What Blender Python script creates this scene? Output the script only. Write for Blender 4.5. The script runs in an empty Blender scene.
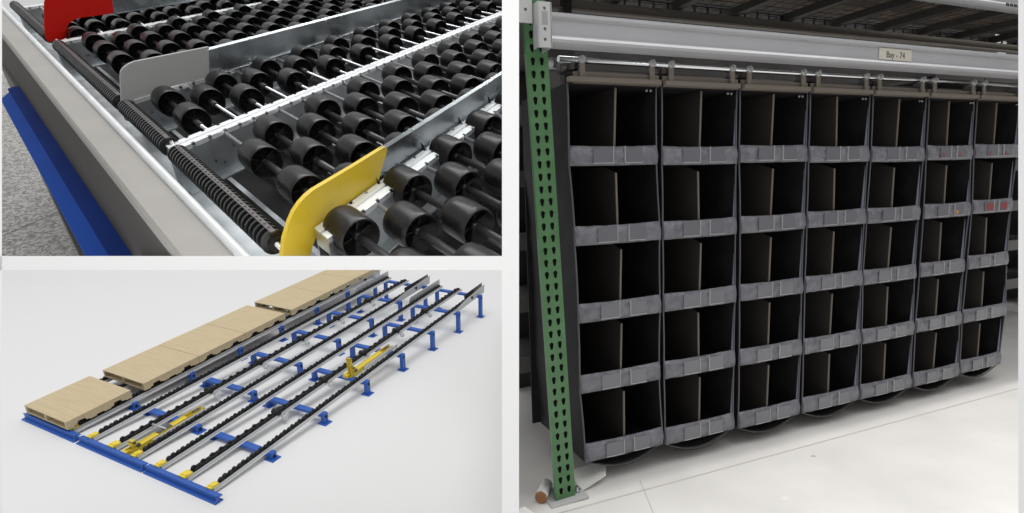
import bpy, bmesh, math, random
from mathutils import Matrix, Vector
random.seed(4)
SC = bpy.context.scene
COL = SC.collection
PI = math.pi
ORD = ['first','second','third','fourth','fifth','sixth','seventh','eighth','ninth','tenth','eleventh','twelfth',
       'thirteenth','fourteenth','fifteenth','sixteenth','seventeenth','eighteenth','nineteenth','twentieth',
       'twenty-first','twenty-second','twenty-third','twenty-fourth','twenty-fifth','twenty-sixth','twenty-seventh',
       'twenty-eighth','twenty-ninth','thirtieth']

# ------------------------------------------------------------------ camera and the three bays
FPX = 560.0
RR = Matrix(((0.92776044,-0.37154981,-0.03480388),(-0.07629052,-0.0975464,-0.9923026),(0.36529485,0.9232743,-0.11884542)))
RT = Vector((0.23742035,-0.42825693,2.20502352))
FLOOR_Z = -1.42                                     # floor of the warehouse aisle in rack coordinates
def m4(rot, t):
    m = rot.to_4x4(); m.translation = t; return m
LIFT = Matrix.Translation((0, 0, -FLOOR_Z))
BAY_R = LIFT                                        # warehouse bay: world z = height over its floor
CV = LIFT @ m4(RR, RT).inverted()                   # viewer axes (right, down, forward) -> world
RB = Matrix(((0.90331822,0.4288966,0.00799382),(0.11855558,-0.23169942,-0.9655361),(-0.41226299,0.87313406,-0.26014639)))
BT = Vector((-7.3641,2.4758,8.6203))
BAY_B = CV @ m4(RB, BT)                             # pallet flow bay
def nrm(v): v = Vector(v); return v.normalized()
_V = -nrm((-114-511.5, -112-256.5, FPX)); _U = nrm((767-511.5, -95-256.5, FPX))
_N = nrm(_V.cross(_U))
if _N.y > 0: _N = -_N
_Y = _N.cross(_V)
TS = 0.33                                           # size of one conveyor unit in metres
UX, UY = _U.dot(_V), _U.dot(_Y)                     # direction of the roller lanes across the bed
_r = Vector(((170-511.5)/FPX, (152-256.5)/FPX, 1.0)); TO = _r*(-TS/(_N.dot(_r)))
BAY_T = CV @ m4(Matrix((_V, _Y, _N)).transposed(), TO)
def T(a, b, z=0.0):                                 # bed coordinates: a along the front beam, b along the lanes
    return Vector(((a+b*UX)*TS, b*UY*TS, z*TS))

# ------------------------------------------------------------------ materials
def mat(name, col, rough=0.5, metal=0.0, noise=0.0, scale=8.0, bump=0.0, stretch=None, spec=0.5, rvar=0.0, bscale=None, coat=0.0):
    m = bpy.data.materials.new(name); m.use_nodes = True
    nt = m.node_tree; b = nt.nodes['Principled BSDF']
    b.inputs['Base Color'].default_value = (*col, 1); b.inputs['Roughness'].default_value = rough
    b.inputs['Metallic'].default_value = metal; b.inputs['Specular IOR Level'].default_value = spec
    b.inputs['Coat Weight'].default_value = coat
    tc = nt.nodes.new('ShaderNodeTexCoord'); mp = nt.nodes.new('ShaderNodeMapping')
    nt.links.new(tc.outputs['Object'], mp.inputs['Vector'])
    if stretch: mp.inputs['Scale'].default_value = stretch
    if noise or rvar:
        n = nt.nodes.new('ShaderNodeTexNoise'); n.inputs['Scale'].default_value = scale; n.inputs['Detail'].default_value = 6
        nt.links.new(mp.outputs['Vector'], n.inputs['Vector'])
        if noise:
            r = nt.nodes.new('ShaderNodeMapRange'); r.inputs['From Min'].default_value = .3; r.inputs['From Max'].default_value = .7
            r.inputs['To Min'].default_value = 1-noise; r.inputs['To Max'].default_value = 1+noise
            nt.links.new(n.outputs['Fac'], r.inputs['Value'])
            mx = nt.nodes.new('ShaderNodeVectorMath'); mx.operation = 'SCALE'; mx.inputs[0].default_value = col
            nt.links.new(r.outputs['Result'], mx.inputs['Scale']); nt.links.new(mx.outputs['Vector'], b.inputs['Base Color'])
        if rvar:
            r2 = nt.nodes.new('ShaderNodeMapRange'); r2.inputs['From Min'].default_value = .3; r2.inputs['From Max'].default_value = .7
            r2.inputs['To Min'].default_value = max(.02, rough-rvar); r2.inputs['To Max'].default_value = rough+rvar
            nt.links.new(n.outputs['Fac'], r2.inputs['Value']); nt.links.new(r2.outputs['Result'], b.inputs['Roughness'])
    if bump:
        n2 = nt.nodes.new('ShaderNodeTexNoise'); n2.inputs['Scale'].default_value = bscale or scale*3; n2.inputs['Detail'].default_value = 4
        nt.links.new(mp.outputs['Vector'], n2.inputs['Vector'])
        bp = nt.nodes.new('ShaderNodeBump'); bp.inputs['Strength'].default_value = bump; bp.inputs['Distance'].default_value = .01
        nt.links.new(n2.outputs['Fac'], bp.inputs['Height']); nt.links.new(bp.outputs['Normal'], b.inputs['Normal'])
    return m
def speckle(name, c1, c2, scale, rough=.6, c3=None):
    m = bpy.data.materials.new(name); m.use_nodes = True; nt = m.node_tree; b = nt.nodes['Principled BSDF']
    tc = nt.nodes.new('ShaderNodeTexCoord'); v = nt.nodes.new('ShaderNodeTexVoronoi'); v.inputs['Scale'].default_value = scale
    nt.links.new(tc.outputs['Object'], v.inputs['Vector'])
    cr = nt.nodes.new('ShaderNodeValToRGB'); cr.color_ramp.elements[0].position = .25; cr.color_ramp.elements[1].position = .75
    cr.color_ramp.elements[0].color = (*c1, 1); cr.color_ramp.elements[1].color = (*c2, 1)
    nt.links.new(v.outputs['Color'], cr.inputs['Fac']); nt.links.new(cr.outputs['Color'], b.inputs['Base Color'])
    b.inputs['Roughness'].default_value = rough
    return m
M = {}
M['white_wall'] = mat('white_wall', (.93,.93,.93), .8)
M['galv'] = mat('galvanised_steel', (.50,.53,.55), .40, .8, noise=.2, scale=18, rvar=.06)
M['galv_bright'] = mat('galvanised_rail', (.74,.76,.77), .42, .55, noise=.08, scale=20, bump=.03)
M['galv_dark'] = mat('galvanised_guide', (.33,.36,.38), .30, .9, noise=.35, scale=9, rvar=.12, bump=.03)
M['steel'] = mat('bright_steel', (.62,.62,.64), .32, 1)
M['black'] = mat('black_plastic', (.011,.010,.010), .30, 0, noise=.3, scale=30, spec=.32, rvar=.06)
M['black_gloss'] = mat('black_ribbed', (.012,.012,.013), .28, 0, spec=.55)
M['sleeve'] = mat('dark_sleeve', (.03,.03,.032), .34, .1)
M['taupe'] = mat('taupe_paint', (.27,.258,.24), .55, 0, noise=.05, scale=10)
M['fascia'] = mat('dark_fascia', (.055,.050,.045), .6, 0, noise=.12, scale=5, spec=.1)  # shade on the beam's outer face put into a darker colour
M['red'] = mat('red_paint', (.42,.007,.004), .6, spec=.1)
M['greyplate'] = mat('grey_plate', (.33,.33,.325), .5, spec=.3)
M['yellow'] = mat('yellow_paint', (.62,.44,.02), .4, coat=.15)
M['bluebar'] = mat('blue_bar', (.004,.024,.16), .7, noise=.12, scale=6, spec=.08)  # upper band's shade put into a darker blue of the same bar
M['bluebar2'] = mat('blue_bar_edge', (.009,.055,.30), .7, noise=.12, scale=6, spec=.08)  # lit side of the bar put into a lighter blue
M['legdark'] = mat('dark_leg', (.05,.047,.045), .5)
M['terrazzo'] = speckle('speckled_floor', (.13,.125,.12), (.40,.39,.37), 110, .45)
M['grout'] = mat('grout', (.2,.2,.19), .8)
M['card'] = mat('cardboard', (.36,.24,.13), .8, noise=.2)
M['studio'] = mat('studio_floor', (.74,.74,.74), .8, spec=.2)
M['blue'] = mat('blue_steel', (.02,.10,.42), .45)
M['chan'] = mat('zinc_channel', (.58,.59,.60), .5, .05)
M['plate'] = mat('zinc_plate', (.5,.51,.52), .45, .2)
M['roll'] = mat('black_roller', (.008,.008,.009), .45, spec=.3)
M['ystop'] = mat('yellow_steel', (.78,.60,.05), .4)
M['pallet'] = mat('pallet_wood', (.54,.44,.275), .7, noise=.06, scale=3.0, stretch=(1.0, 14, 4), bump=.05)
M['green'] = mat('green_paint', (.085,.20,.085), .45, noise=.14, scale=12)
M['green_side'] = M['green']
M['beam'] = mat('beam_paint', (.43,.43,.45), .45, noise=.04, scale=4, coat=.2)
M['bracket'] = mat('bracket_paint', (.50,.50,.50), .45)
M['bagblack'] = mat('black_fabric', (.016,.015,.017), .62, noise=.3, scale=12, bump=.25, bscale=9, spec=.2)
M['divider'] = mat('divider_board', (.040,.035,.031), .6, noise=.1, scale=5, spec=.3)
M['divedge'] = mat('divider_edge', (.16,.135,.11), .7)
M['lip'] = mat('grey_vinyl', (.165,.165,.19), .34, noise=.22, scale=22, bump=1.0, bscale=38, spec=.6)
M['pocket'] = mat('clear_pocket', (.165,.165,.185), .25, bump=.3, bscale=14, scale=8, spec=.7)
M['pocket_edge'] = mat('pocket_welt', (.42,.42,.42), .4)
M['piping'] = mat('piping', (.10,.105,.125), .4)
M['concrete'] = mat('concrete', (.74,.72,.69), .75, noise=.07, scale=3.0, bump=.06)
M['joint'] = mat('floor_joint', (.55,.53,.51), .9)
M['chrome'] = mat('chrome_tube', (.75,.76,.78), .2, 1)
M['angle'] = mat('angle_strip', (.26,.225,.19), .5, .3)
M['clamp'] = mat('dark_clamp', (.12,.11,.11), .4, .5)
M['deck'] = mat('deck_wood', (.15,.118,.09), .8, noise=.4, scale=6)
M['backbeam'] = mat('rear_beam', (.24,.215,.19), .6)
M['darkwall'] = mat('dark_wall', (.03,.028,.027), .8, noise=.4, scale=2)
M['darkrack'] = mat('dark_rack', (.04,.037,.035), .6, noise=.3, scale=4)
M['greyrack'] = mat('grey_rack', (.14,.135,.13), .5)
M['label'] = mat('label_paper', (.60,.57,.50), .6)
M['ink'] = mat('ink', (.02,.02,.02), .7)
M['brass'] = mat('brown_end', (.30,.13,.05), .5)
M['sheet'] = mat('white_sheet', (.8,.79,.76), .5, bump=.3)
M['hole'] = mat('dark_hole', (.008,.008,.008), .9)
M['gusset'] = mat('gusset_fabric', (.17,.185,.23), .5)  # light falling on the side panels put into a paler fabric colour
M['ysep'] = mat('yellow_separator', (.66,.50,.035), .45)
M['pan'] = mat('dark_pan', (.015,.015,.016), .6, 0, noise=.5, scale=20, spec=.2)  # near-black stands in for the shade under the dense wheels
M['redink'] = mat('red_sticker', (.25,.05,.055), .6)
M['orangeink'] = mat('orange_sticker', (.6,.30,.04), .6)

# ------------------------------------------------------------------ mesh builders
class MB:
    def __init__(s): s.bm = bmesh.new()
    def box(s, x0, x1, y0, y1, z0, z1, f=None):
        vs = [Vector((x, y, z)) for x in (x0, x1) for y in (y0, y1) for z in (z0, z1)]
        if f: vs = [f(*v) for v in vs]
        v = [s.bm.verts.new(q) for q in vs]
        for q in ((0,1,3,2),(4,6,7,5),(0,4,5,1),(2,3,7,6),(0,2,6,4),(1,5,7,3)): s.bm.faces.new([v[i] for i in q])
        return s
    def prism(s, pts, fn, d0, d1):                # pts 2-D outline; fn(p, q, d) -> 3-D; extruded d0..d1
        a = [s.bm.verts.new(fn(p, q, d0)) for p, q in pts]; b = [s.bm.verts.new(fn(p, q, d1)) for p, q in pts]
        n = len(pts)
        s.bm.faces.new(a); s.bm.faces.new(b[::-1])
        for i in range(n): s.bm.faces.new((a[i], b[i], b[(i+1) % n], a[(i+1) % n]))
        return s
    def cyl(s, p0, p1, r, n=16, r1=None, cap=True):
        p0 = Vector(p0); p1 = Vector(p1); d = (p1-p0).normalized(); r1 = r if r1 is None else r1
        u = d.orthogonal().normalized(); w = d.cross(u)
        A = []; B = []
        for i in range(n):
            c, t = math.cos(2*PI*i/n), math.sin(2*PI*i/n)
            A.append(s.bm.verts.new(p0+(u*c+w*t)*r)); B.append(s.bm.verts.new(p1+(u*c+w*t)*r1))
        for i in range(n): 
            fc = s.bm.faces.new((A[i], A[(i+1) % n], B[(i+1) % n], B[i])); fc.smooth = True
        if cap: s.bm.faces.new(A[::-1]); s.bm.faces.new(B)
        return s
    def lathe_x(s, prof, n=28, o=(0,0,0), sharp=False):        # profile (x, r) turned about the X axis
        rings = []
        for x, r in prof:
            rings.append([s.bm.verts.new((o[0]+x, o[1]+r*math.cos(2*PI*i/n), o[2]+r*math.sin(2*PI*i/n))) for i in range(n)])
        for a, b in zip(rings, rings[1:]):
            for i in range(n):
                fc = s.bm.faces.new((a[i], a[(i+1) % n], b[(i+1) % n], b[i])); fc.smooth = not sharp
        return s
    def tube(s, pts, r, n=8):
        pts = [Vector(p) for p in pts]
        rings = []
        for i, p in enumerate(pts):
            d = (pts[min(i+1, len(pts)-1)]-pts[max(i-1, 0)]).normalized()
            u = d.cross(Vector((0.13, .2, .97))).normalized(); w = d.cross(u)
            rings.append([s.bm.verts.new(p+(u*math.cos(2*PI*k/n)+w*math.sin(2*PI*k/n))*r) for k in range(n)])
        for a, b in zip(rings, rings[1:]):
            for i in range(n): s.bm.faces.new((a[i], a[(i+1) % n], b[(i+1) % n], b[i])).smooth = True
        s.bm.faces.new(rings[0][::-1]); s.bm.faces.new(rings[-1])
        return s
    def holed(s, outline, holes, fn, d0, d1):      # plate with real holes
        tmp = bmesh.new(); es = []
        for loop in [outline]+holes:
            vs = [tmp.verts.new((p, q, 0)) for p, q in loop]
            es += [tmp.edges.new((vs[i], vs[(i+1) % len(vs)])) for i in range(len(vs))]
        bmesh.ops.triangle_fill(tmp, edges=es, use_beauty=True, use_dissolve=False, normal=(0, 0, 1))
        tmp.verts.index_update(); vv = list(tmp.verts)
        A = [s.bm.verts.new(fn(v.co.x, v.co.y, d0)) for v in vv]; B = [s.bm.verts.new(fn(v.co.x, v.co.y, d1)) for v in vv]
        for fa in tmp.faces:
            ix = [v.index for v in fa.verts]
            s.bm.faces.new([A[i] for i in ix]); s.bm.faces.new([B[i] for i in ix[::-1]])
        k = 0
        for loop in [outline]+holes:
            n = len(loop)
            for i in range(n): s.bm.faces.new((A[k+i], A[k+(i+1) % n], B[k+(i+1) % n], B[k+i]))
            k += n
        tmp.free(); return s
    def mesh(s, name, m, bevel=0):
        bmesh.ops.recalc_face_normals(s.bm, faces=s.bm.faces)
        if bevel:
            es = [e for e in s.bm.edges if len(e.link_faces) == 2 and e.calc_face_angle(0) > .6]
            bmesh.ops.bevel(s.bm, geom=es, offset=bevel, segments=2, affect='EDGES', profile=.6)
        me = bpy.data.meshes.new(name); s.bm.to_mesh(me); s.bm.free()
        me.materials.append(M[m] if isinstance(m, str) else m)
        return me
    def obj(s, name, m, parent=None, mx=None, bevel=0):
        return link(name, s.mesh(name, m, bevel), parent, mx)
def link(name, me, parent=None, mx=None):
    o = bpy.data.objects.new(name, me); COL.objects.link(o)
    if parent: o.parent = parent
    if mx is not None:
        if parent: o.matrix_local = mx
        else: o.matrix_world = mx
    return o
def tag(o, label, cat, group=None, kind=None):
    if label: o['label'] = label
    if cat: o['category'] = cat
    if group: o['group'] = group
    if kind: o['kind'] = kind
    return o
def thing(name, bay, local, label, cat, group=None):
    o = bpy.data.objects.new(name, None); COL.objects.link(o); o.empty_display_size = .05
    o.matrix_world = bay @ local; tag(o, label, cat, group); o['bay'] = {id(BAY_R): 'r', id(BAY_B): 'b', id(BAY_T): 't'}[id(bay)]
    return o
def solo(name, mb, m, bay, label, cat, group=None, local=Matrix(), bevel=0):
    o = mb.obj(name, m, None, bay @ local, bevel); tag(o, label, cat, group)
    o['bay'] = {id(BAY_R): 'r', id(BAY_B): 'b', id(BAY_T): 't'}[id(bay)]
    return o
def struct(name, mb, m, bay, bevel=0):
    o = mb.obj(name, m, None, bay, bevel); o['kind'] = 'structure'
    o['bay'] = {id(BAY_R): 'r', id(BAY_B): 'b', id(BAY_T): 't', id(CV): 'n'}[id(bay)]
    return o
TR = Matrix.Translation
def idf(x, y, z): return Vector((x, y, z))

# ------------------------------------------------------------------ partitions between the three bays (viewer axes)
F0 = .45
struct('wall_divider', MB().box(-.00764, .00603, -.35, .35, F0, 1.7), 'white_wall', CV)
struct('trim_1', MB().box(-.60, -.00764, -.0004, .0108, F0, 1.15), 'white_wall', CV)
def splay(x0, x1, s):
    k = 1.22
    return MB().prism([(x0*F0, F0), (x0*F0*k, F0*k), (x0*F0*k+.02*s, F0*k), (x0*F0+.02*s, F0)], lambda p, q, d: Vector((p, d, q)), -.35, .35)
struct('wall_left', splay(-(511.5-2)/FPX, 0, -1), 'white_wall', CV)
struct('wall_right', splay((1018.3-511.5)/FPX, 0, 1), 'white_wall', CV)

# ================================================================== BAY 1: roller bed, close up
# frame: front beam, lip, tray, leg
fr = thing('conveyor_frame', BAY_T, TR(T(0,-.2,0)), 'long taupe front beam with bright rolled lip, galvanised tray behind it and dark leg', 'conveyor frame')
OFF = TR(-T(0,-.2,0))
A0, A1 = -6.5, 1.9
def prof_along_a(pts, a0, a1, mb=None):
    mb = mb or MB()
    return mb.prism(pts, lambda p, q, d: T(d, p, q), a0, a1)
prof_along_a([(-.125,.0),(-.268,.0),(-.28,-.012),(-.28,-.06),(-.125,-.06)], A0, A1).obj('front_beam', 'taupe', fr, OFF, bevel=.0008)
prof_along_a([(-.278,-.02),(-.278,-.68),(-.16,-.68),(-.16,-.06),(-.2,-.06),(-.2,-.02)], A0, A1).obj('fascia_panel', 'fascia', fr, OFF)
lipp = [(-.108+.021*math.cos(t), .004+.021*math.sin(t)) for t in [i*2*PI/14 for i in range(14)]]
prof_along_a(lipp, A0, A1).obj('rolled_lip', 'galv_bright', fr, OFF)
prof_along_a([(-.10,0),(-.085,0),(-.06,-.20),(.16,-.20),(.16,-.215),(-.075,-.215)], A0, 4.4).obj('tray', 'galv', fr, OFF)
prof_along_a([(.16,-.21),(.16,-.44),(6.4,-.44),(6.4,-.46),(.15,-.46),(.15,-.21)], A0, 4.4).obj('bed_pan', 'pan', fr, OFF)
for i in range(22):
    MB().box(-6, 4, .34+i*.26, .37+i*.26, -.40, -.36, T).obj('cross_bar', 'galv_dark' if i % 3 else 'galv', fr, OFF)
prof_along_a([(-.27,-.68),(-.31,-.68),(-.31,-1.25),(-.27,-1.25)], A0, -4.9).obj('side_cover', 'legdark', fr, OFF)
lg = MB()
lg.prism([(-3.55,-.79),(-4.0,-2.4),(-3.5,-2.4),(-3.0,-.79)], lambda p, q, d: T(p, d, q), -.47, -.34)
lg.obj('leg', 'legdark', fr, OFF)
# blue bar under the beam
bb = thing('blue_bar', BAY_T, TR(T(0,-.4,-.7)), 'blue painted steel bar running below the dark fascia of the taupe beam', 'bar')
OB = TR(-T(0,-.4,-.7))
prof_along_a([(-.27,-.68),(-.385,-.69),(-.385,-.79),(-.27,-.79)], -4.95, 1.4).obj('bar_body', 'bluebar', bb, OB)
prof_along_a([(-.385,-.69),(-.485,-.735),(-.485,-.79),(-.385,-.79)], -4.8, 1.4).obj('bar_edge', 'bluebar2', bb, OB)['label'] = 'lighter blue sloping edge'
# speckled floor far below
fl = struct('floor.001', MB().box(-14, 3, -6, 4, -2.45, -2.4, lambda a, b, z: T(a, b, z)), 'terrazzo', BAY_T)
struct('trim_3', MB().box(-5.78, -5.765, -6, 4, -2.4, -2.396, lambda a, b, z: T(a, b, z)), 'grout', BAY_T)

# galvanised side rails with notched tops
def disc(p, q, r, n=8): return [(p+r*math.cos(2*PI*i/n), q+r*math.sin(2*PI*i/n)) for i in range(n)]
def side_rail(a, b0, b1, label, notch_phase=0.03):
    t = thing('side_rail', BAY_T, TR(T(a, b0, 0)), label, 'rail', 'galvanised rails carrying the wheel axles')
    O = TR(-T(a, b0, 0))
    top = MB()
    n = int((b1-b0)/.0975)
    for s in (-1, 1):
        e0, e1 = (.007*s, .050*s)
        for i in range(n+1):
            p0 = b0+i*.0975+(notch_phase if i else 0); p1 = b0+(i+1)*.0975+notch_phase-.020
            top.box(a+min(.034*s, e1), a+max(.034*s, e1), p0, p1, .010, .018, T)
            top.box(a+(.047*s if s > 0 else -.050), a+(.050 if s > 0 else -.047), p0, p1, -.004, .012, T)
    top.box(a-.007, a+.007, b0, b1, .004, .012, T)
    top.box(a-.0345, a-.007, b0, b1, .010, .018, T); top.box(a+.007, a+.0345, b0, b1, .010, .018, T)
    top.obj('notched_top', 'galv_bright', t, O)
    for s in (-1, 1):
        holes = []
        b = b0+.08; k = 0
        while b < min(b1-.1, b0+3.2):
            holes.append(disc(b, -.075-.035*(k % 2), .0085)); holes.append(disc(b+.05, -.135, .0085)); b += .13; k += 1
        w = MB().holed([(b0,-.2),(b1,-.2),(b1,.004),(b0,.004)], holes, lambda p, q, d: T(d, p, q), a+.044*s, a+.0475*s)
        w.obj('web_plate', 'galv', t, O)
    MB().box(a+.0475, a+.09, b0+.02, b1, -.2, -.192, T).obj('bottom_flange', 'galv', t, O)
    MB().box(a-.048, a+.048, b0, b0+.006, -.2 if b0 < .12 else -.05, .012, T).obj('end_plate', 'galv', t, O)
    return t
side_rail(0.0, 0, 5.4, 'bright galvanised notched rail in the middle, between grey and yellow guide plates')
side_rail(-2.86, 0, 5.6, 'notched galvanised rail just behind the red guide plate')
side_rail(-.90, .08, 5.6, 'galvanised notched rail hidden under the beam of the grey guide plate')
side_rail(1.24, .17, 3.4, 'galvanised notched rail partly showing beside the yellow guide plate')
side_rail(-4.9, 0, 5.0, 'galvanised notched rail at the far upper left beyond the red plate')

# wheels
def wheel_mesh():
    R, w = .0785*TS, .072*TS
    mb = MB()
    prof = [(-w*.2,.020*TS),(-w*.2,.066*TS),(-w*.97,.069*TS),(-w,.072*TS),(-w*.95,.0745*TS),(-w*.6,.0765*TS),(0,.0775*TS),
            (w*.6,.0765*TS),(w*.95,.0745*TS),(w,.072*TS),(w*.97,.069*TS),(w*.2,.066*TS),(w*.2,.020*TS)]
    mb.lathe_x(prof, 32)
    mb.lathe_x([(-w*.2,.021*TS),(-w*.85,.018*TS),(-w*.88,.010*TS)], 14)
    mb.lathe_x([(w*.2,.021*TS),(w*.85,.018*TS),(w*.88,.010*TS)], 14)
    for s in (-1, 1):
        for k in range(6):
            t = 2*PI*k/6+.3
            c, sn = math.cos(t), math.sin(t)
            def f(x, r, h, c=c, sn=sn): return Vector((x, r*c-h*sn, r*sn+h*c))
            x0, x1 = sorted((s*w*.15, s*w*.50))
            mb.box(x0, x1, .016*TS, .067*TS, -.0022*TS, .0022*TS, f)
    return mb.mesh('wheel', 'black')
WM = wheel_mesh()
HUB = MB().lathe_x([(0,.0),(0,.020*TS),(.012*TS,.020*TS),(.012*TS,.012*TS),(.03*TS,.011*TS)], 14).mesh('hub_bearing', 'steel')
def rotx(a): return Matrix.Rotation(a, 4, 'X')
def shaft(a0, a1, b, wheels, label, group):
    t = thing('wheel_axle', BAY_T, TR(T(a0, b, 0)), label, 'wheel axle', group)
    L = (a1-a0)*TS
    MB().cyl((0,0,0), (L,0,0), .009*TS, 10).obj('rod', 'steel', t)
    ws = sorted(w-a0 for w in wheels)
    lo, hi = max(.045, ws[0]-.14), min(a1-a0-.045, ws[-1]+.14)
    MB().cyl((lo*TS,0,0), (hi*TS,0,0), .0150*TS, 12).obj('sleeve', 'sleeve', t)
    for w in ws:
        o = link('wheel', WM, t, TR((w*TS,0,0)) @ rotx(random.random()*6))
        if w > (a1-a0)-.16: link('hub_bearing', HUB, t, TR(((w+.045)*TS,0,0)))
    return t
P_ = .197
def section(a0, a1, colsA, colsB, b0, n, where, bmax=None):
    for i in range(n):
        cols = colsA if i % 2 == 0 else colsB
        shaft(a0+.02, a1-.02, b0+i*P_, cols, '%s wheeled axle back from its ribbed roller, %s' % (ORD[i], where), 'black-wheeled axles '+where)
section(0.0, 1.2, [.475,.875], [.285,.69,1.08], .31, 20, 'between the middle rail and the yellow plate')
section(-.90, 0, [-.30,-.70], [-.51,], .25, 23, 'between the grey plate and the middle rail')
section(-2.86, -.90, [-2.66+.85,-1.40,-1.02,-2.24,-2.64], [-2.06,-1.62,-1.2,-2.46], .27, 24, 'behind the grey plate')
section(1.2, 2.9, [1.315,1.70,2.1,2.5], [1.51,1.90,2.3], .28, 15, 'right of the yellow plate')
section(-4.9, -2.86, [-3.0,-3.34,-3.75,-4.15], [-3.18,-3.55,-3.95], .22, 16, 'behind the red plate')

# ribbed front rollers
def ribbed(a0, a1, label):
    t = thing('ribbed_roller', BAY_T, TR(T(a0,.022,.0)), label, 'ribbed roller', 'black ribbed rollers along the tray')
    L = (a1-a0)
    MB().cyl((-.03*TS,0,0), ((L+.03)*TS,0,0), .010*TS, 10).obj('rod', 'steel', t)
    prof = [(.0,.012)]; x = 0; p = .034
    while x < L-.02:
        prof += [(x,.027),(x+.003,.046),(x+.014,.046),(x+.017,.027)]; x += p
    prof += [(x,.027),(x,.012)]
    MB().lathe_x([(u*TS, r*TS) for u, r in prof], 24, sharp=True).obj('ribbed_sleeve', 'black_gloss', t)
    # highlight along the top, put in as a pale studded strip
    st = MB().box(.01*TS, (x-.01)*TS, -.009*TS, .009*TS, .043*TS, .0475*TS)
    u = .02
    while u < L-.04:
        st.cyl((u*TS,0,.0475*TS), (u*TS,0,.051*TS), .0045*TS, 6); u += p
    st.obj('studded_strip', 'clamp', t)
    return t
ribbed(.065, 1.13, 'ribbed black roller running from the middle rail to the yellow plate')
ribbed(-.82, -.05, 'ribbed black roller between the grey plate and the middle rail')
ribbed(-2.79, -.93, 'long ribbed black roller between the red and grey plates')
ribbed(-5.2, -3.2, 'ribbed black roller at the upper left beyond the red plate')
for a, wh in ((-.035,'middle rail'), (-2.90,'rail behind the red plate'), (-.86,'foot of the grey plate')):
    t = MB()
    t.cyl((0,0,-.03*TS), (0,0,.032*TS), .008*TS, 10); t.cyl((0,0,.0), (0,0,.014*TS), .020*TS, 6)
    solo('clamp_bolt', t, 'steel', BAY_T, 'small steel bolt standing at the %s' % wh, 'bolt', local=TR(T(a,.03,.0)))

# guide plates with coloured ends
def guide(a, outline, beam_b0, beam_b1, z0, z1, m, cap, lab, yb=None):
    t = thing('guide_beam', BAY_T, TR(T(a, 0, 0)), lab, 'guide beam', 'steel guide beams with coloured end plates')
    O = TR(-T(a, 0, 0))
    MB().prism(outline, lambda p, q, d: T(d, p, q), a-.011, a+.011).obj('end_plate', m, t, O, bevel=.0007)['label'] = cap
    bm = MB().box(a-.006, a+.006, beam_b0-.03, beam_b1, z0, z1, T)
    bm.prism([(a-.012,z1-.004),(a+.0,z1+.008),(a+.012,z1-.004)], lambda p, q, d: T(p, d, q), beam_b0-.005, beam_b1)
    bm.box(a+.005, a+.026, beam_b0, beam_b1, z0, z0+.006, T)
    bm.obj('guide_rail', 'galv_dark', t, O)
    return t
go = [(-.006,-.075),(-.008,-.03),(.010,.033),(.052,.155),(.064,.178),(.085,.193),(.121,.205),(.16,.211),(.678,.190),(.619,.017),(.346,.026),(.272,.026),(.225,.012),(.19,-.012),(.164,-.045),(.142,-.088),(.06,-.11)]
guide(-.87, go, .66, 5.6, .012, .176, 'greyplate', 'grey painted hooked end plate', 'galvanised guide beam with a grey hooked end plate')
yo = [(-.03,-.14),(-.004,-.02),(.028,.045),(.067,.090),(.095,.113),(.130,.130),(.165,.140),(.205,.145),(.44,.140),(.662,.139),(.677,.130),(.679,.118),(.589,.012),(.46,.012),(.335,.014),(.275,.008),(.225,-.005),(.18,-.025),(.150,-.05),(.126,-.085),(.10,-.16)]
guide(1.17, yo, .64, 3.6, .006, .134, 'yellow', 'yellow painted hooked end plate', 'galvanised guide beam with a yellow hooked end plate')
ro = [(-.017,-.01),(-.024,.02),(.0,.10),(.013,.132),(.068,.262),(.085,.285),(.12,.30),(.665,.29),(.625,.215),(.598,.113),(.34,.119),(.284,.120),(.245,.113),(.20,.095),(.17,.07),(.150,.035),(.137,-.005),(.07,-.02)]
guide(-3.1, ro, .62, 4.6, .105, .26, 'red', 'bright red hooked end plate', 'galvanised guide beam with a bright red hooked end plate')
for (a, b, r_, w_) in ((-3.0,.30,.3,.14), (-2.6,1.0,.1,.06)):
    o = MB().box(-w_/2*TS, w_/2*TS, -.06*TS, .06*TS, 0, .004*TS)
    solo('cardboard_scrap', o, 'card', BAY_T, 'brown cardboard scrap lying on the tray %s' % ('behind the red plate' if r_ > .2 else 'among the wheels behind the grey plate'), 'cardboard scrap', local=TR(T(a,b,-.198)) @ Matrix.Rotation(r_,4,'Z'))

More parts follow.
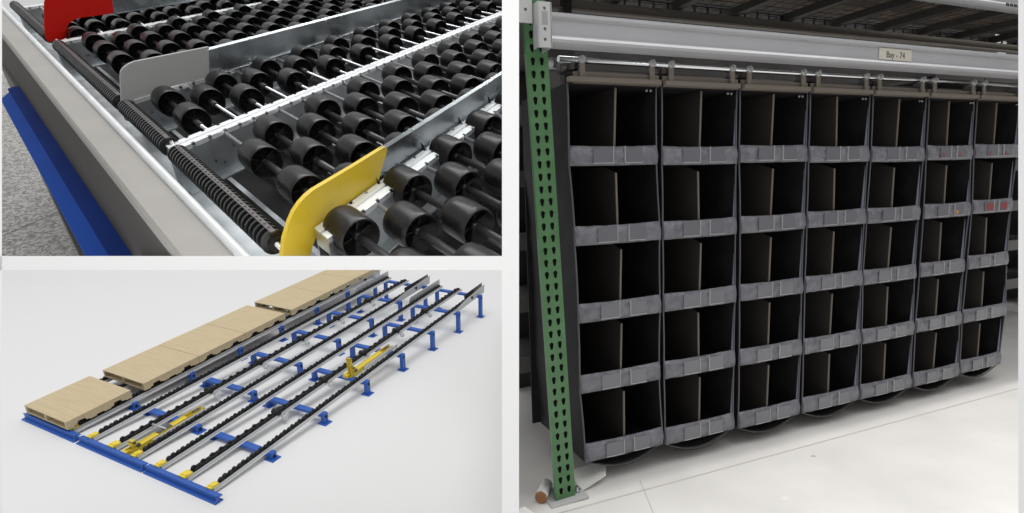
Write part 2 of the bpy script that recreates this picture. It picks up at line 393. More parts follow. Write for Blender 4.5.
# ================================================================== BAY 2: pallet flow rack on pale floor
HF, SL, LL = .0842, .0704, 6.95
def zr(y): return HF+SL*y
struct('floor.002', MB().box(-16, 14, -12, 34, -.05, 0), 'studio', BAY_B)
SLA = math.atan(SL)
def on_slope(x, y, dz=0): return TR((x, y, zr(y)+dz)) @ Matrix.Rotation(SLA, 4, 'X')
ROLLM = MB().lathe_x([(-.025,0),(-.025,.031),(-.020,.037),(.020,.037),(.025,.031),(.025,0)], 12).mesh('roller', 'roll')
ROLLW = MB().lathe_x([(-.019,0),(-.019,.031),(-.015,.036),(.015,.036),(.019,.031),(.019,0)], 12).mesh('roller', 'roll')
LANE = ['left','middle','right']; RAIL = ['left','centre','right']
LS = math.sqrt(1+SL*SL)
for i in range(9):
    ln, rl = divmod(i, 3)
    x = ln*1.5+rl*.503
    t = thing('roller_rail', BAY_B, on_slope(x, 0), '%s roller rail of the %s pallet lane, black rollers in a zinc channel' % (RAIL[rl], LANE[ln]), 'roller rail', 'black roller rails of the pallet lanes')
    L = LL*LS
    wide = .046 if rl == 1 else .030
    c = MB()
    c.box(-wide-.010, -wide-.004, .02, L, -.055, -.014); c.box(wide+.004, wide+.010, .02, L, -.055, -.014)
    c.box(-wide-.010, wide+.010, .02, L, -.058, -.054)
    c.box(-wide-.022, -wide-.010, .02, L, -.058, -.054); c.box(wide+.010, wide+.030, .02, L, -.058, -.054)
    if i == 2: c.box(wide+.03, wide+.085, .02, L, -.058, -.054).box(wide+.080, wide+.085, .02, L, -.058, -.02)  # extra pale flange, added to stand in for bright floor below the pallets
    c.obj('channel', 'chan', t)
    MB().box(-wide-.012, wide+.012, -.02, .10, -.012, .016).box(-wide-.004, wide+.004, .01, .04, .016, .026).obj('end_stop', 'ystop', t)
    if rl == 1:
        for k in range(49):
            for s in (-1, 1):
                link('roller', ROLLW, t, TR((s*.023, .17+k*.138+(.069 if s > 0 else 0), -.002)))
        MB().box(-.040, .040, .15, L-.05, -.05, .008).obj('roller_bed', 'roll', t)
        for k in range(5):
            y = 1.52+k*.995
            b = MB().cyl((-.062, y, .012), (.062, y, .012), .045, 16); b.box(-.045, .045, y+.04, y+.12, .0, .04)
            b.obj('brake_roller', 'roll', t)
            MB().cyl((.075, y+.06, -.10), (.12, y+.06, -.10), .04, 12).box(.07, .08, y+.02, y+.1, -.10, -.02).obj('brake_housing', 'chan', t)
    else:
        n = 96
        for k in range(n): link('roller', ROLLM, t, TR((0.006*(-1)**k, .16+k*(L-.2)/n, -.002)))
        MB().box(-.024, .024, .15, L-.05, -.05, .0).obj('roller_bed', 'roll', t)
    if rl == 2:    # side guide at the charging end
        y0 = 5.75 if ln != 2 else 5.9
        MB().prism([(y0,-.09),(L+.15,-.09),(L+.18,.10),(y0+.45,.06),(y0,.0)], lambda p, q, d: Vector((d, p, q)), .055, .062).obj('guide_plate', 'plate', t)
        MB().cyl((.05, 6.55, .0), (.075, 6.55, .0), .035, 14).obj('guide_knob', 'roll', t)
        MB().box(-.05, -.044, y0+.5, L+.25, -.03, .10).obj('inner_guide', 'clamp', t)
    if rl == 0 and ln > 0:
        MB().prism([(5.75,-.06),(L+.02,-.06),(L+.02,.12),(5.80,.12),(5.75,.06)], lambda p, q, d: Vector((d, p, q)), -.062, -.055).obj('guide_plate', 'plate', t)
# front beams
for ln, (x0, x1) in enumerate(((-.07,1.30), (1.355,2.83), (2.86,4.25))):
    t = thing('front_beam', BAY_B, TR((x0,-.06,0)), 'blue front beam on the floor at the end of the %s pallet lane' % LANE[ln], 'beam', 'blue front beams of the pallet lanes')
    L = x1-x0
    MB().prism([(-.06,.0),(.05,.0),(.05,.012),(.0,.012),(.0,.070),(.05,.070),(.05,.080),(.0,.080),(.0,.092),(-.022,.100),(-.028,.094),(-.012,.084),(-.012,.020),(-.06,.012)], lambda p, q, d: Vector((d, p, q)), 0, L).obj('beam_body', 'blue', t)
    MB().prism([(-.05,.012),(-.012,.012),(-.012,.085),(-.03,.085)], lambda p, q, d: Vector((d, p, q)), L-.012, L).obj('end_gusset', 'blue', t)
# support frames
for ln in range(3):
    for k in range(7):
        y = .859+k*.9934; zt = zr(y)-.058
        x0, x1 = ln*1.5-.10, ln*1.5+1.006+.10
        pos = 'nearest the front beam' if k == 0 else ('at the high back end' if k == 6 else '%s from the front' % ORD[k])
        t = thing('support_frame', BAY_B, TR((x0, y, 0)), 'blue support frame %s under the %s pallet lane' % (pos, LANE[ln]), 'support frame', 'blue support frames under the pallet lanes')
        W_ = x1-x0
        MB().box(.0, W_, -.05, .05, zt-.045, zt).obj('cross_beam', 'blue', t, bevel=.004)
        for xx in (.06, W_+.02):
            MB().box(xx-.035, xx+.035, -.04, .04, .01, zt+.02).obj('post', 'blue', t, bevel=.004)
            MB().box(xx-.08, xx+.08, -.075, .075, 0, .012).obj('foot_plate', 'blue', t)
            h = MB().cyl((xx+.030, 0, zt-.04), (xx+.037, 0, zt-.04), .026, 12)
            h.obj('bolt_hole', 'hole', t)
# separators
def separator(x, y, label):
    t = thing('pallet_separator', BAY_B, on_slope(x, y, -.03), label, 'pallet separator', 'yellow pallet separators')
    L = 1.14
    b = MB(); b.box(-.055, .055, 0, L, -.03, -.02); b.box(-.055, -.045, 0, L, -.03, .045); b.box(.045, .055, 0, L, -.03, .045)
    b.box(-.045, .045, .16, L-.28, .028, .038)
    b.obj('channel', 'ysep', t)
    b = MB(); b.box(-.075, -.058, .3, L+.06, -.02, .02); b.box(.065, .085, .3, L+.1, -.03, .03)
    b.obj('zinc_side_bar', 'chan', t)
    b = MB(); b.box(-.04, .04, .06, .10, .0, .15)
    b.box(-.05, .05, .04, .12, .08, .11)
    b.obj('stop_arm', 'ysep', t)
    b = MB(); b.cyl((-.06, .12, .06), (.06, .12, .06), .028, 12); b.cyl((-.05,.08,.12),(.05,.08,.12), .022, 12); b.box(-.03,.03,L-.16,L-.06,.038,.05)
    b.obj('pivot', 'clamp', t)
    MB().box(-.11, .0, -.04, .06, -.03, .02).obj('front_bracket', 'ysep', t)
    return t
s1 = separator(2.33, .03, 'yellow pallet separator at the front of the middle lane')
MB().cyl((-.26,.52,.05), (.05,.52,.06), .014, 8).obj('zinc_lever', 'plate', s1)
MB().box(-.04, .04, .42, .62, .04, .055).obj('cover_plate', 'clamp', s1)
s2 = separator(3.77, 2.83, 'yellow pallet separator with upright arm, halfway up the right lane')
a = MB(); a.box(-.055,-.025,.03,.07,.02,.31); a.box(.005,.035,.03,.07,.02,.31); a.box(-.055,.035,.03,.07,.28,.31); a.box(-.055,.035,.03,.07,.15,.18)
a.obj('upright_arm', 'ysep', s2)
# pallets
def pallet_meshes():
    W_, L = 1.09, .976
    d = MB()
    n = 8; bw = L/n
    d.box(-W_/2, W_/2, 0, L, .112, .124)
    for i in range(n): d.box(-W_/2, W_/2, i*bw+.0005, (i+1)*bw-.0005, .124, .128)
    deck = d.mesh('deck_boards', 'pallet')
    def stringer():
        return MB().prism([(0,.018),(0,.112),(L,.112),(L,.018),(.82,.018),(.80,.060),(.70,.060),(.68,.018),(.275,.018),(.255,.060),(.155,.060),(.135,.018)],
                          lambda p, q, dd: Vector((dd, p, q)), -.022, .022).mesh('stringer', 'pallet')
    st = stringer()
    lo = MB()
    for y0, y1 in ((.0,.10), (.32,.42), (.54,.64), (.876,.976)): lo.box(-W_/2, W_/2, y0, y1, .0, .018)
    return deck, st, lo.mesh('bottom_boards', 'pallet')
PD, PS, PB = pallet_meshes()
def pallet(y, label, ls=1.0):
    t = thing('wooden_pallet', BAY_B, on_slope(.54, y, .034) @ Matrix.Scale(ls, 4, (0,1,0)), label, 'pallet', 'wooden pallets queued in the left lane')
    link('deck_boards', PD, t); link('bottom_boards', PB, t)
    for x in (-.523, 0, .523): link('stringer', PS, t, TR((x, 0, 0)))
for y, l in ((-.06,'wooden pallet standing alone at the front end of the left lane'),
             (1.07,'wooden pallet leading the queue of three behind the lone front pallet'),
             (2.05,'wooden pallet in the middle of the queue of three'),
             (3.03,'wooden pallet last in the queue of three'),
             (4.19,'wooden pallet leading the rear queue behind the wide gap'),
             (5.17,'wooden pallet second in the rear queue'),
             (6.15,'wooden pallet at the far top of the left lane')):
    pallet(y, l, .95 if y < 0 else 1.0)

# ================================================================== BAY 3: hanging shelf bags in a warehouse rack
ZF = FLOOR_Z
struct('floor', MB().box(-4, 12, -9, 9, ZF-.1, ZF), 'concrete', BAY_R)
struct('trim_4', MB().box(-4, 12, -.136, -.128, ZF, ZF+.0012), 'joint', BAY_R)
struct('trim_5', MB().prism([(.262,-.06),(-.40,-1.65),(-.395,-1.65),(.266,-.06)], lambda p, q, d: Vector((p, q, d)), ZF, ZF+.0012), 'joint', BAY_R)
struct('wall_back', MB().box(-5, 12, 5.0, 5.1, ZF, 4), 'darkwall', BAY_R)
struct('wall_front', MB().box(.2, 12, -4.2, -4.1, ZF, ZF+3.2), 'darkwall', BAY_R)  # unseen, added to block low ambient light and firm up the floor shadow
# bags
W, H = .42, .31067
LX = [[-.020,-.003,.006,.007,.024],[.0,.003,.005,.008,.012],[-.002,.009,.011,.014,.014],[.004,.004,.002,.004,.006],[.012,.0,-.010,-.003,.002],[.018,.02,.012,.002,.003],[.004,.015,.004,-.010,-.006]]
RX = [[-.016,-.002,-.001,-.006,.008],[-.008,-.006,-.004,-.006,-.006],[-.002,-.003,-.007,-.003,-.007],[.0,-.006,-.012,-.008,-.006],[.006,-.008,-.014,-.008,-.007],[-.010,.002,-.018,-.019,-.010],[-.003,-.026,-.028,-.010,-.032]]
DZ = [[.008,.0,-.007,.004,.012],[.004,-.002,-.006,.0,.004],[.008,-.002,-.006,-.004,-.002],[.002,.0,-.006,-.008,-.002],[-.002,-.002,-.009,-.012,-.003],[.002,.0,-.008,-.006,-.003],[.008,.006,.0,-.002,.008]]
BH = .079; DEPTH = .46; TOP = .248
WHO = ['leftmost black hanging shelf tower, beside the green upright', 'second black hanging shelf tower from the green upright', 'third black hanging shelf tower from the green upright',
       'fourth and middle one of the seven black hanging shelf towers', 'third black hanging shelf tower from the right end', 'second black hanging shelf tower from the right end', 'rightmost black hanging shelf tower of the row']
for k in range(7):
    x0 = k*W
    t = thing('hanging_shelf', BAY_R, TR((x0+W/2, 0, -4*H-BH)), WHO[k], 'hanging shelf', 'black hanging shelf towers')
    O = TR((-(x0+W/2), 0, 4*H+BH))
    lx = [x0+.006+v for v in LX[k]]; rx = [x0+W-.006+v for v in RX[k]]
    zt = [-r*H+DZ[k][r] for r in range(5)]; zb = [z-BH for z in zt]
    rnd = random.Random(k)
    # side panels (wavy ribbon of fabric with thickness) and their light piping
    for s, xs in ((-1, lx), (1, rx)):
        prof = [(xs[0]-s*.0, TOP)]
        for r in range(5): prof += [(xs[r], zt[r]), (xs[r], zb[r])]
        pb = MB()
        w_ = .004
        pts = []
        for (xa, za), (xb, zb_) in zip(prof, prof[1:]):
            for q in range(4): 
                f = q/4; pts.append((xa+(xb-xa)*f - (s*.0015*math.sin(PI*f) if za-zb_ > .15 else 0), za+(zb_-za)*f))
        pts.append(prof[-1])
        ring = []
        for (x, z) in pts:
            ring.append([pb.bm.verts.new((x-w_/2, 0, z)), pb.bm.verts.new((x+w_/2, 0, z)), pb.bm.verts.new((x+w_/2+rnd.uniform(-.004,.004), DEPTH*.5, z)), pb.bm.verts.new((x+w_/2-s*.004, DEPTH, z)), pb.bm.verts.new((x-w_/2-s*.004, DEPTH, z)), pb.bm.verts.new((x-w_/2, DEPTH*.5, z))])
        for a_, b_ in zip(ring, ring[1:]):
            for q in range(6): pb.bm.faces.new((a_[q], a_[(q+1) % 6], b_[(q+1) % 6], b_[q])).smooth = False
        pb.bm.faces.new(ring[0]); pb.bm.faces.new(ring[-1][::-1])
        so = pb.obj('side_panel', 'bagblack', t, O)
        MB().tube([(x, -.002, z) for x, z in pts], .0035, 6).obj('piping', 'piping', so, Matrix())
    MB().box(lx[0], rx[0], .004, DEPTH, TOP-.006, TOP).obj('top_panel', 'bagblack', t, O)
    MB().box(min(lx)+.004, max(rx)-.004, DEPTH-.006, DEPTH, zb[4], TOP).obj('back_panel', 'bagblack', t, O)
    for r in range(5):
        xa, xb = lx[r], rx[r]
        sh = MB().box(xa, xb, .004, DEPTH-.006, zb[r]+.002, zb[r]+.008)
        sh.obj('shelf', 'bagblack', t, O)
        # front lip: slightly rumpled vinyl band
        nx, nz = 14, 4
        lp = MB(); g = []
        for side in (0, 1):
            rows = []
            for j in range(nz+1):
                row = []
                for i in range(nx+1):
                    u, v = i/nx, j/nz
                    sag = .004*math.sin(PI*u)*(1 if v > .5 else .4)
                    bulge = .012*math.sin(PI*v)*(.5+.5*math.sin(PI*u)) + rnd.uniform(-.0022,.0022)
                    row.append(lp.bm.verts.new((xa+(xb-xa)*u, -.004-bulge*(1-side)+side*.004-(1-v)*.006, zb[r]+BH*v-sag+rnd.uniform(-.001,.001))))
                rows.append(row)
            g.append(rows)
        for rows, fl_ in ((g[0], 0), (g[1], 1)):
            for j in range(nz):
                for i in range(nx):
                    q = (rows[j][i], rows[j][i+1], rows[j+1][i+1], rows[j+1][i]); lp.bm.faces.new(q if not fl_ else q[::-1]).smooth = True
        for j in (0, nz):
            for i in range(nx): lp.bm.faces.new((g[0][j][i], g[0][j][i+1], g[1][j][i+1], g[1][j][i]))
        for i in (0, nx):
            for j in range(nz): lp.bm.faces.new((g[0][j][i], g[0][j+1][i], g[1][j+1][i], g[1][j][i]))
        lo = lp.obj('front_lip', 'lip', t, O)
        for f0, f1 in ((.24,.46), (.60,.80)):
            p0, p1 = xa+(xb-xa)*f0, xa+(xb-xa)*f1
            pk = MB().box(p0, p1, -.021, -.017, zb[r]+.010, zt[r]-.010).obj('label_pocket', 'pocket', lo, Matrix(), bevel=.001)
            e = MB()
            e.box(p0, p1, -.023, -.018, zb[r]+.007, zb[r]+.010)
            if f0 < .5: e.box(p1, p1+.003, -.023, -.018, zb[r]+.008, zt[r]-.004)
            else: e.box(p0-.003, p0, -.023, -.018, zb[r]+.008, zt[r]-.004)
            e.obj('pocket_welt', 'pocket_edge', lo, Matrix())
            if k >= 5 and r <= 1 and not (k == 5 and r == 1 and f0 < .5):
                ms = MB().box(p0+.012, p0+(.075 if (k, r) == (6, 1) else .03), -.0222, -.0208, zb[r]+.018, zb[r]+(.056 if (k, r) == (6, 1) else .034))
                ms.obj('sticker', 'orangeink' if (k == 5 and r == 1) else 'redink', lo, Matrix())
        if k >= 1:
            zu = zb[r-1] if r else TOP-.02
            g0 = .020 if k >= 3 else .012
            MB().prism([(xb-.001, zt[r]-.004), (xb-.001, zu-.02), (rx[r]-g0, zt[r]-.004)], lambda p, q, d: Vector((p, d, q)), .001, .004).obj('side_gusset', 'gusset', t, O)  # pale wedge shaped after the light on the lower side panel
        # divider down the middle of the tier
        xm = (xa+xb)/2+[.005,.004,-.006,-.004,0,-.008,-.006][k]; zhi = (zb[r-1] if r else TOP-.006)
        dz_ = .030 if r else .004
        lean = rnd.uniform(-.008,.012)
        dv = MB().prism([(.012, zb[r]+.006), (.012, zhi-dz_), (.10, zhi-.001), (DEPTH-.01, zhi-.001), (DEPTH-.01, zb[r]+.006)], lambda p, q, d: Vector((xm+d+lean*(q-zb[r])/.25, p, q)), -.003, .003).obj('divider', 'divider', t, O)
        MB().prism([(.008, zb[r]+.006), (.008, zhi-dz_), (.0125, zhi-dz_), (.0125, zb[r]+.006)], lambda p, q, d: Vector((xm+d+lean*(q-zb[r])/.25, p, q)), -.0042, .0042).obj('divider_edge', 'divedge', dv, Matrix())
    # sagging sling under the bottom
    n = 10; sl = MB(); rows = []
    for y in (.01, DEPTH-.02):
        rows.append([sl.bm.verts.new((lx[4]+(rx[4]-lx[4])*i/n, y, zb[4]-.052*math.sin(PI*i/n))) for i in range(n+1)])
        rows.append([sl.bm.verts.new((lx[4]+(rx[4]-lx[4])*i/n, y, zb[4]-.003-.052*math.sin(PI*i/n)+.006)) for i in range(n+1)])
    for A_, B_ in ((rows[0], rows[2]), (rows[1], rows[3]), (rows[0], rows[1]), (rows[2], rows[3])):
        for i in range(n): sl.bm.faces.new((A_[i], A_[i+1], B_[i+1], B_[i])).smooth = True
    sl.obj('bottom_sling', 'bagblack', t, O)
    MB().tube([(lx[4]+(rx[4]-lx[4])*i/n, .004, zb[4]-.054*math.sin(PI*i/n)) for i in range(n+1)], .003, 6).obj('sling_hem', 'clamp', t, O)
# hanger strips above each bag with clips on the track
for k in range(7):
    x0 = k*W
    nm = WHO[k].split(',')[0].replace('black hanging shelf tower', 'shelf tower').replace('black hanging shelf towers', 'shelf towers')
    t = thing('hanger_strip', BAY_R, TR((x0+W/2, 0, .27)), 'metal hanger strip with two clips holding the %s' % nm.replace(' and middle one of the seven', ' of seven'), 'hanger strip', 'metal hanger strips under the chrome track')
    MB().box(-W/2+(.012 if k else -.015), W/2-.010, -.022, .004, -.019, .0).box(-W/2+.012, W/2-.010, -.004, .004, -.022, .022).obj('strip', 'angle', t)
    for xx in (-W/2+.045, W/2-.05):
        if k == 0 and xx < 0: xx += .0
        c = MB().box(xx-.012, xx+.012, -.016, -.010, -.005, .062)
        c.obj('clip', 'angle', t)
        MB().cyl((xx, -.022, .066), (xx, .02, .066), .0145, 14).cyl((xx, -.028, .066), (xx, -.022, .066), .007, 8).obj('trolley_wheel', 'plate', t)
    b = MB()
    for xx in (W/2-.085, W/2-.065): b.cyl((xx,-.026,-.045), (xx,-.020,-.045), .005, 8)
    b.obj('rivet', 'angle', t)
tk = thing('curtain_track', BAY_R, TR((-.05,0,.336)), 'chrome tube track running under the grey beam above the shelf towers', 'track')
MB().cyl((.0,0,0), (3.6,0,0), .012, 14).obj('tube', 'chrome', tk)
MB().cyl((-.02,.12,-.02), (3.6,.12,-.02), .012, 12).obj('rear_tube', 'clamp', tk)
for i in range(9): MB().cyl((.12+i*.42,.0,0), (.12+i*.42,.0,.10), .003, 6).obj('hanger_rod', 'clamp', tk)
for i in range(8): MB().cyl((.02+i*.43, .04, -.02), (.10+i*.43, .04, -.02), .016, 12).box(.05+i*.43, .07+i*.43, -.0, .1, -.035, .0).obj('coupling', 'clamp', tk)
MB().cyl((-.06,.03,-.045), (-.06,.03,.02), .026, 14).cyl((-.09,.0,-.02), (-.03,.0,-.02), .02, 12).obj('end_bracket', 'plate', tk)
# green upright with teardrop slots
up = thing('rack_upright', BAY_R, TR((-.094,-.058,ZF)) @ Matrix.Rotation(-.0416, 4, 'Y'), 'green perforated steel rack upright standing on a bolted base plate', 'rack upright')
def tear(cx, cz, s=1.0):
    p = [(cx+.0085*math.cos(t)*s, cz+.0085*math.sin(t)*s) for t in [(-30+i*30)*PI/180 for i in range(9)]]
    return p+[(cx-.0048*s, cz-.016*s), (cx, cz-.0195*s), (cx+.0048*s, cz-.016*s)]
holes = []
z = .05
while z < 2.15:
    holes += [tear(-.0185, z, 1.08), tear(.0175, z, 1.08)]; z += .0468
HW = .0445
MB().holed([(-HW,.01),(HW,.01),(HW,2.25),(-HW,2.25)], holes, lambda p, q, d: Vector((p, d, q)), -.0025, 0).obj('slotted_face', 'green', up)
MB().box(-HW,-HW+.003,0,.012,.01,2.25).box(HW-.003,HW,0,.07,.01,2.25).box(HW-.02,HW,.067,.07,.01,2.25).obj('side_flange', 'green', up)
MB().box(-HW+.004,HW-.004,.009,.013,.01,2.25).obj('inner_channel', 'hole', up)  # added black plate, gives the open slots their inner shade
MB().box(-.078,.090,-.035,.10,0,.009).obj('base_plate', 'bracket', up, bevel=.001)
for x, y in ((.065,.02), (-.05,.075)): MB().cyl((x,y,.009), (x,y,.03), .008, 10).cyl((x,y,.009), (x,y,.02), .014, 6).obj('anchor_bolt', 'steel', up)
# beam with bracket
bt = thing('rack_beam', BAY_R, TR((-.14,-.1,.42)), 'light grey steel rack beam across the top of the shelf towers, carrying the bay label', 'rack beam')
pf = [(-.012,.046),(.012,.058),(.05,.058),(.05,-.062),(.0,-.062),(-.020,-.056),(-.024,-.046),(-.018,-.036),(0,-.028),(0,.030),(-.012,.036)]
MB().prism(pf, lambda p, q, d: Vector((d, p, q)), -.0, 4.2).obj('beam_body', 'beam', bt, bevel=.002)
c = MB().holed([(-.056,-.082),(-.006,-.082),(-.006,.072),(-.056,.072)], [disc(-.031,-.02,.006,10), disc(-.031,-.055,.006,10), disc(-.031,.05,.006,10)], lambda p, q, d: Vector((p, d, q)), -.042, -.030)
c.box(-.058,-.055,-.042,.0,-.082,.072).box(-.008,-.004,-.042,.04,-.082,.072)
c.obj('end_bracket', 'bracket', bt)
MB().box(-.042,-.020,-.043,-.0425,-.005,.04).obj('bracket_recess', 'greyplate', bt)
br = MB().holed([(-.05,-.075),(.0,-.075),(.0,.09),(-.05,.09)], [disc(-.025,-.03,.006,10), disc(-.025,.04,.006,10)], lambda p, q, d: Vector((p, d, q)), -.012, -.004).box(-.053,-.05,-.012,.03,-.075,.09)
solo('beam_connector', br, 'bracket', BAY_R, 'light grey connector plate hooked on the green upright at the top edge', 'connector', local=TR((-.205,-.1,.50)))
def text(s, size, m, parent, mx, name='lettering'):
    cu = bpy.data.curves.new(name, 'FONT'); cu.body = s; cu.size = size; cu.align_x = 'CENTER'; cu.align_y = 'CENTER'; cu.extrude = .0004
    o = bpy.data.objects.new('tmp', cu); COL.objects.link(o); dg = bpy.context.evaluated_depsgraph_get()
    me = bpy.data.meshes.new_from_object(o.evaluated_get(dg)); bpy.data.objects.remove(o)
    me.materials.clear(); me.materials.append(M[m]); return link(name, me, parent, mx)
lb = thing('bay_label', BAY_R, TR((1.70,-.1025,.418)), 'cream paper label reading Bay - 74 stuck on the grey beam', 'label')
MB().box(-.115,.115,-.0015,.0008,-.024,.030).obj('paper', 'label', lb)
text('Bay - 74', .040, 'ink', lb, TR((0,-.002,.0)) @ Matrix.Rotation(PI/2, 4, 'X'))
# upper deck seen from below
ub = thing('upper_beam', BAY_R, TR((-.2,-.1,.76)), 'pale grey rack beam of the level above, crossing the top right corner', 'rack beam')
MB().prism([(-.012,.05),(.012,.062),(.05,.062),(.05,-.056),(0,-.062),(-.020,-.056),(-.024,-.046),(-.018,-.036),(0,-.028)], lambda p, q, d: Vector((d, p, q)), 0, 4.6).obj('beam_body', 'beam', ub, bevel=.002)
for i in range(7): MB().box(2.70+i*.017, 2.711+i*.017-(.004 if i % 2 else 0), -.0260, -.0235, -.054, -.040).obj('label_mark', 'ink', ub)
rb = thing('rear_beam', BAY_R, TR((-.3,.75,.800)), 'dull brown rear rack beam behind the chrome track', 'rack beam')
MB().prism([(-.01,.026),(.03,.030),(.03,-.028),(-.01,-.028),(-.018,-.02),(0,-.010),(0,.014)], lambda p, q, d: Vector((d, p, q)), 0, 5.6).obj('beam_body', 'backbeam', rb)
dk = thing('wire_deck', BAY_R, TR((0,.4,.87)), 'dark wire mesh deck with cross channels, seen from below over the beam', 'deck')
w = MB()
for i in range(70): w.box(-.3+i*.08, -.296+i*.08, -.5, .62, .0, .004)
for j in range(15): w.box(-.3, 5.3, -.48+j*.075, -.476+j*.075, .004, .008)
w.obj('wire_mesh', 'clamp', dk)
for i in range(13): MB().box(-.2+i*.42, -.15+i*.42, -.5, .62, -.045, -.002).obj('cross_channel', 'darkrack', dk)
w = MB().holed([(-.3,-.075),(5.3,-.075),(5.3,.0),(-.3,.0)], [[(-.285+i*.095,-.068),(-.205+i*.095,-.068),(-.205+i*.095,-.008),(-.285+i*.095,-.008)] for i in range(58)], lambda p, q, d: Vector((p, d, q)), .36, .366)
w.obj('rear_lattice', 'clamp', dk)
ld = MB().box(-.5, 5.4, -.12, .90, .0, .03)
solo('stored_load', ld, 'deck', BAY_R, 'dark brown boards stored on the wire deck overhead', 'boards', local=TR((0,0,.95)))
# dark racks behind and on both sides
def dark_rack(x, y, w_, label, nz=6):
    t = thing('background_rack', BAY_R, TR((x,y,ZF)), label, 'rack', 'dark racks in the background')
    for xx in (0, w_-.05):
        MB().box(xx, xx+.05, 0, .05, 0, 2.9).obj('post', 'darkrack', t)
    for i in range(nz):
        z_ = .32+i*.33
        MB().box(0, w_, -.01, .5, z_, z_+.02).obj('shelf', 'darkrack', t)
        MB().box(0, w_, -.02, -.01, z_-.035, z_+.05).obj('shelf_lip', 'greyrack', t)
    MB().box(0, w_, .5, .52, 0, 2.9).obj('back_panel', 'darkwall', t)
dark_rack(-.7, .72, 1.1, 'dim shelving rack seen to the left of the green upright')
dark_rack(3.45, .8, 1.6, 'dim shelving rack beyond the right end of the shelf towers')
dark_rack(5.3, .8, 1.6, 'dim shelving rack furthest off beyond the right end of the towers')
t = thing('rear_panel', BAY_R, TR((.45,.60,ZF+.05)), 'dark plastic curtain hanging behind the shelf towers', 'curtain')
pn = MB(); rows = []
for i in range(80):
    x = i*.045; rows.append((pn.bm.verts.new((x,.012*math.sin(i*1.3),0.25)), pn.bm.verts.new((x,.012*math.sin(i*1.3),1.72)), pn.bm.verts.new((x,.004+.012*math.sin(i*1.3),1.72)), pn.bm.verts.new((x,.004+.012*math.sin(i*1.3),.25))))
for a_, b_ in zip(rows, rows[1:]):
    for q in range(4): pn.bm.faces.new((a_[q], a_[(q+1) % 4], b_[(q+1) % 4], b_[q]))
pn.obj('curtain_sheet', 'bagblack', t)
# small things on the floor
t = thing('cardboard_tube', BAY_R, TR((-.165,.0,ZF+.025)) @ Matrix.Rotation(.9, 4, 'Z'), 'short white roll with brown end lying beside the green upright foot', 'roll')
MB().cyl((-.05,0,0), (.06,0,0), .024, 20).obj('roll_body', 'sheet', t)
MB().lathe_x([(-.051,0),(-.051,.010),(-.053,.012),(-.053,.021),(-.050,.025),(-.046,.025)], 20).obj('brown_end', 'brass', t)
pl = MB()
pl.prism([(0,0),(.14,.02),(.20,.12),(.05,.16)], lambda p, q, d: Vector((p, q, d+p*.25)), 0, .002)
solo('plastic_flap', pl, 'sheet', BAY_R, 'pale folded plastic flap on the floor under the leftmost shelf tower', 'plastic flap', local=TR((-.02,-.04,ZF+.002)))
pl = MB()
pl.prism([(0,0),(.09,-.02),(.12,.05),(.07,.13),(.02,.12)], lambda p, q, d: Vector((p, q, d+.02*math.sin(p*30))), .0, .002)
solo('crumpled_sheet', pl, 'sheet', BAY_R, 'crumpled pale sheet on the floor left of the green upright', 'plastic sheet', local=TR((-.36,-.22,ZF+.021)))
for (x, y, r, l) in ((1.10,-.22,.012,'small grey pebble of grit on the floor below the third shelf tower'), (.70,-.42,.016,'white crumb of plaster on the bare floor in front of the towers')):
    g = bmesh.new(); bmesh.ops.create_icosphere(g, subdivisions=2, radius=r)
    for v in g.verts: v.co = Vector((v.co.x*(1+.4*math.sin(v.co.y*200)), v.co.y, abs(v.co.z)*.4))
    mb = MB(); mb.bm.free(); mb.bm = g
    solo('floor_grit', mb, 'sheet' if r > .014 else 'joint', BAY_R, l, 'grit', local=TR((x,y,ZF)))

# ------------------------------------------------------------------ each bay ends at the partitions: cut what would run through them
bpy.context.view_layer.update()
VC = CV.inverted()
PL = {'t': [(Vector((-.005,0,0)), Vector((1,0,0))), (Vector((0,.003,0)), Vector((0,1,0)))],
      'b': [(Vector((-.005,0,0)), Vector((1,0,0))), (Vector((0,.008,0)), Vector((0,-1,0)))],
      'r': [(Vector((.003,0,0)), Vector((-1,0,0)))]}
def root(o):
    while o.parent: o = o.parent
    return o
done = []
for o in list(SC.objects):
    if o.type != 'MESH': continue
    bay = root(o).get('bay', 'n')
    if bay not in PL: continue
    mv = VC @ o.matrix_world
    vs = [mv @ v.co for v in o.data.vertices]
    dead = False; cuts = []
    for co, no in PL[bay]:
        d = [(v-co).dot(no) for v in vs]
        if min(d) >= 0: dead = True
        elif max(d) > 0: cuts.append((co, no))
    if dead: done.append(o); continue
    if cuts:
        me = o.data.copy(); b = bmesh.new(); b.from_mesh(me); inv = mv.inverted()
        for co, no in cuts:
            n2 = (mv.to_3x3().transposed() @ no).normalized()
            bmesh.ops.bisect_plane(b, geom=b.verts[:]+b.edges[:]+b.faces[:], plane_co=inv @ co, plane_no=n2, clear_outer=True)
        b.to_mesh(me); b.free(); o.data = me
        if not me.polygons: done.append(o)
def kill(o):
    for c in list(o.children): kill(c)
    bpy.data.objects.remove(o)
dd = set(done)
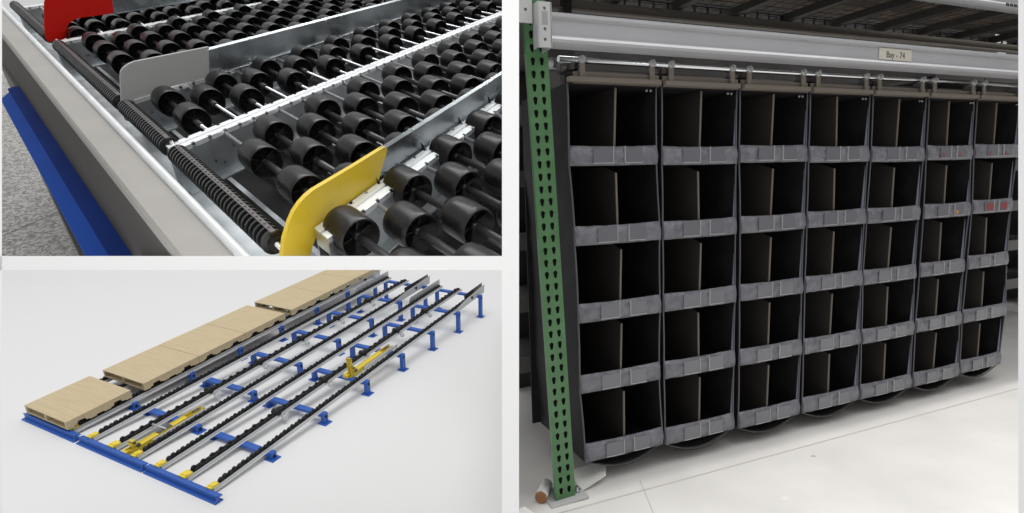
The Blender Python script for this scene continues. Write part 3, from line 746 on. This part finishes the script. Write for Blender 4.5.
for o in done:
    if o.children: 
        for c in list(o.children):
            if c not in dd: c.parent = o.parent
for o in done: bpy.data.objects.remove(o)
for o in list(SC.objects):
    if o.type == 'EMPTY' and not o.children: bpy.data.objects.remove(o)
for o in SC.objects:
    if 'bay' in o: del o['bay']

# ------------------------------------------------------------------ light
wd = bpy.data.worlds.new('world'); SC.world = wd; wd.use_nodes = True
wd.node_tree.nodes['Background'].inputs['Color'].default_value = (1,1,1,1)
wd.node_tree.nodes['Background'].inputs['Strength'].default_value = .6
def area(name, bay, loc, to, sx, sy, power, col=(1,1,1)):
    l = bpy.data.lights.new(name, 'AREA'); l.shape = 'RECTANGLE'; l.size = sx; l.size_y = sy; l.energy = power; l.color = col
    o = bpy.data.objects.new(name, l); COL.objects.link(o)
    p = bay @ Vector(loc); q = bay @ Vector(to); o.location = p; o.rotation_euler = (q-p).to_track_quat('-Z', 'Y').to_euler()
    return o
area('aisle_light', BAY_R, (2.6,-.215,3.1), (2.6,-.215,-1.4), 5.2, .10, 88, (1,.985,.96))
area('front_light', BAY_R, (1.6,-1.9,2.7), (1.5,0,.2), 3.2, .4, 17)
area('conveyor_light', BAY_T, (-.6,.8,1.3), (-.3,.3,0), .3, 1.2, 3.4)
area('studio_light', BAY_B, (4,1,30), (3,3,0), 22, 22, 5300)
area('partition_lamp', CV, (-.1,-.35,-.1), (0,0,.45), .3, .1, 1.4)  # unseen fill above the viewer, added to whiten the partition fronts

# ------------------------------------------------------------------ camera and output look
cam = bpy.data.cameras.new('camera'); co = bpy.data.objects.new('camera', cam); COL.objects.link(co)
cam.sensor_width = 36; cam.lens = FPX/1024*36; cam.shift_x = .5/1024; cam.clip_start = .05; cam.clip_end = 200
co.matrix_world = CV @ Matrix(((1,0,0,0),(0,-1,0,0),(0,0,-1,0),(0,0,0,1)))
SC.camera = co
SC.view_settings.view_transform = 'Standard'; SC.view_settings.look = 'None'; SC.view_settings.gamma = 1
SC.view_settings.use_curve_mapping = False; SC.view_settings.exposure = 0
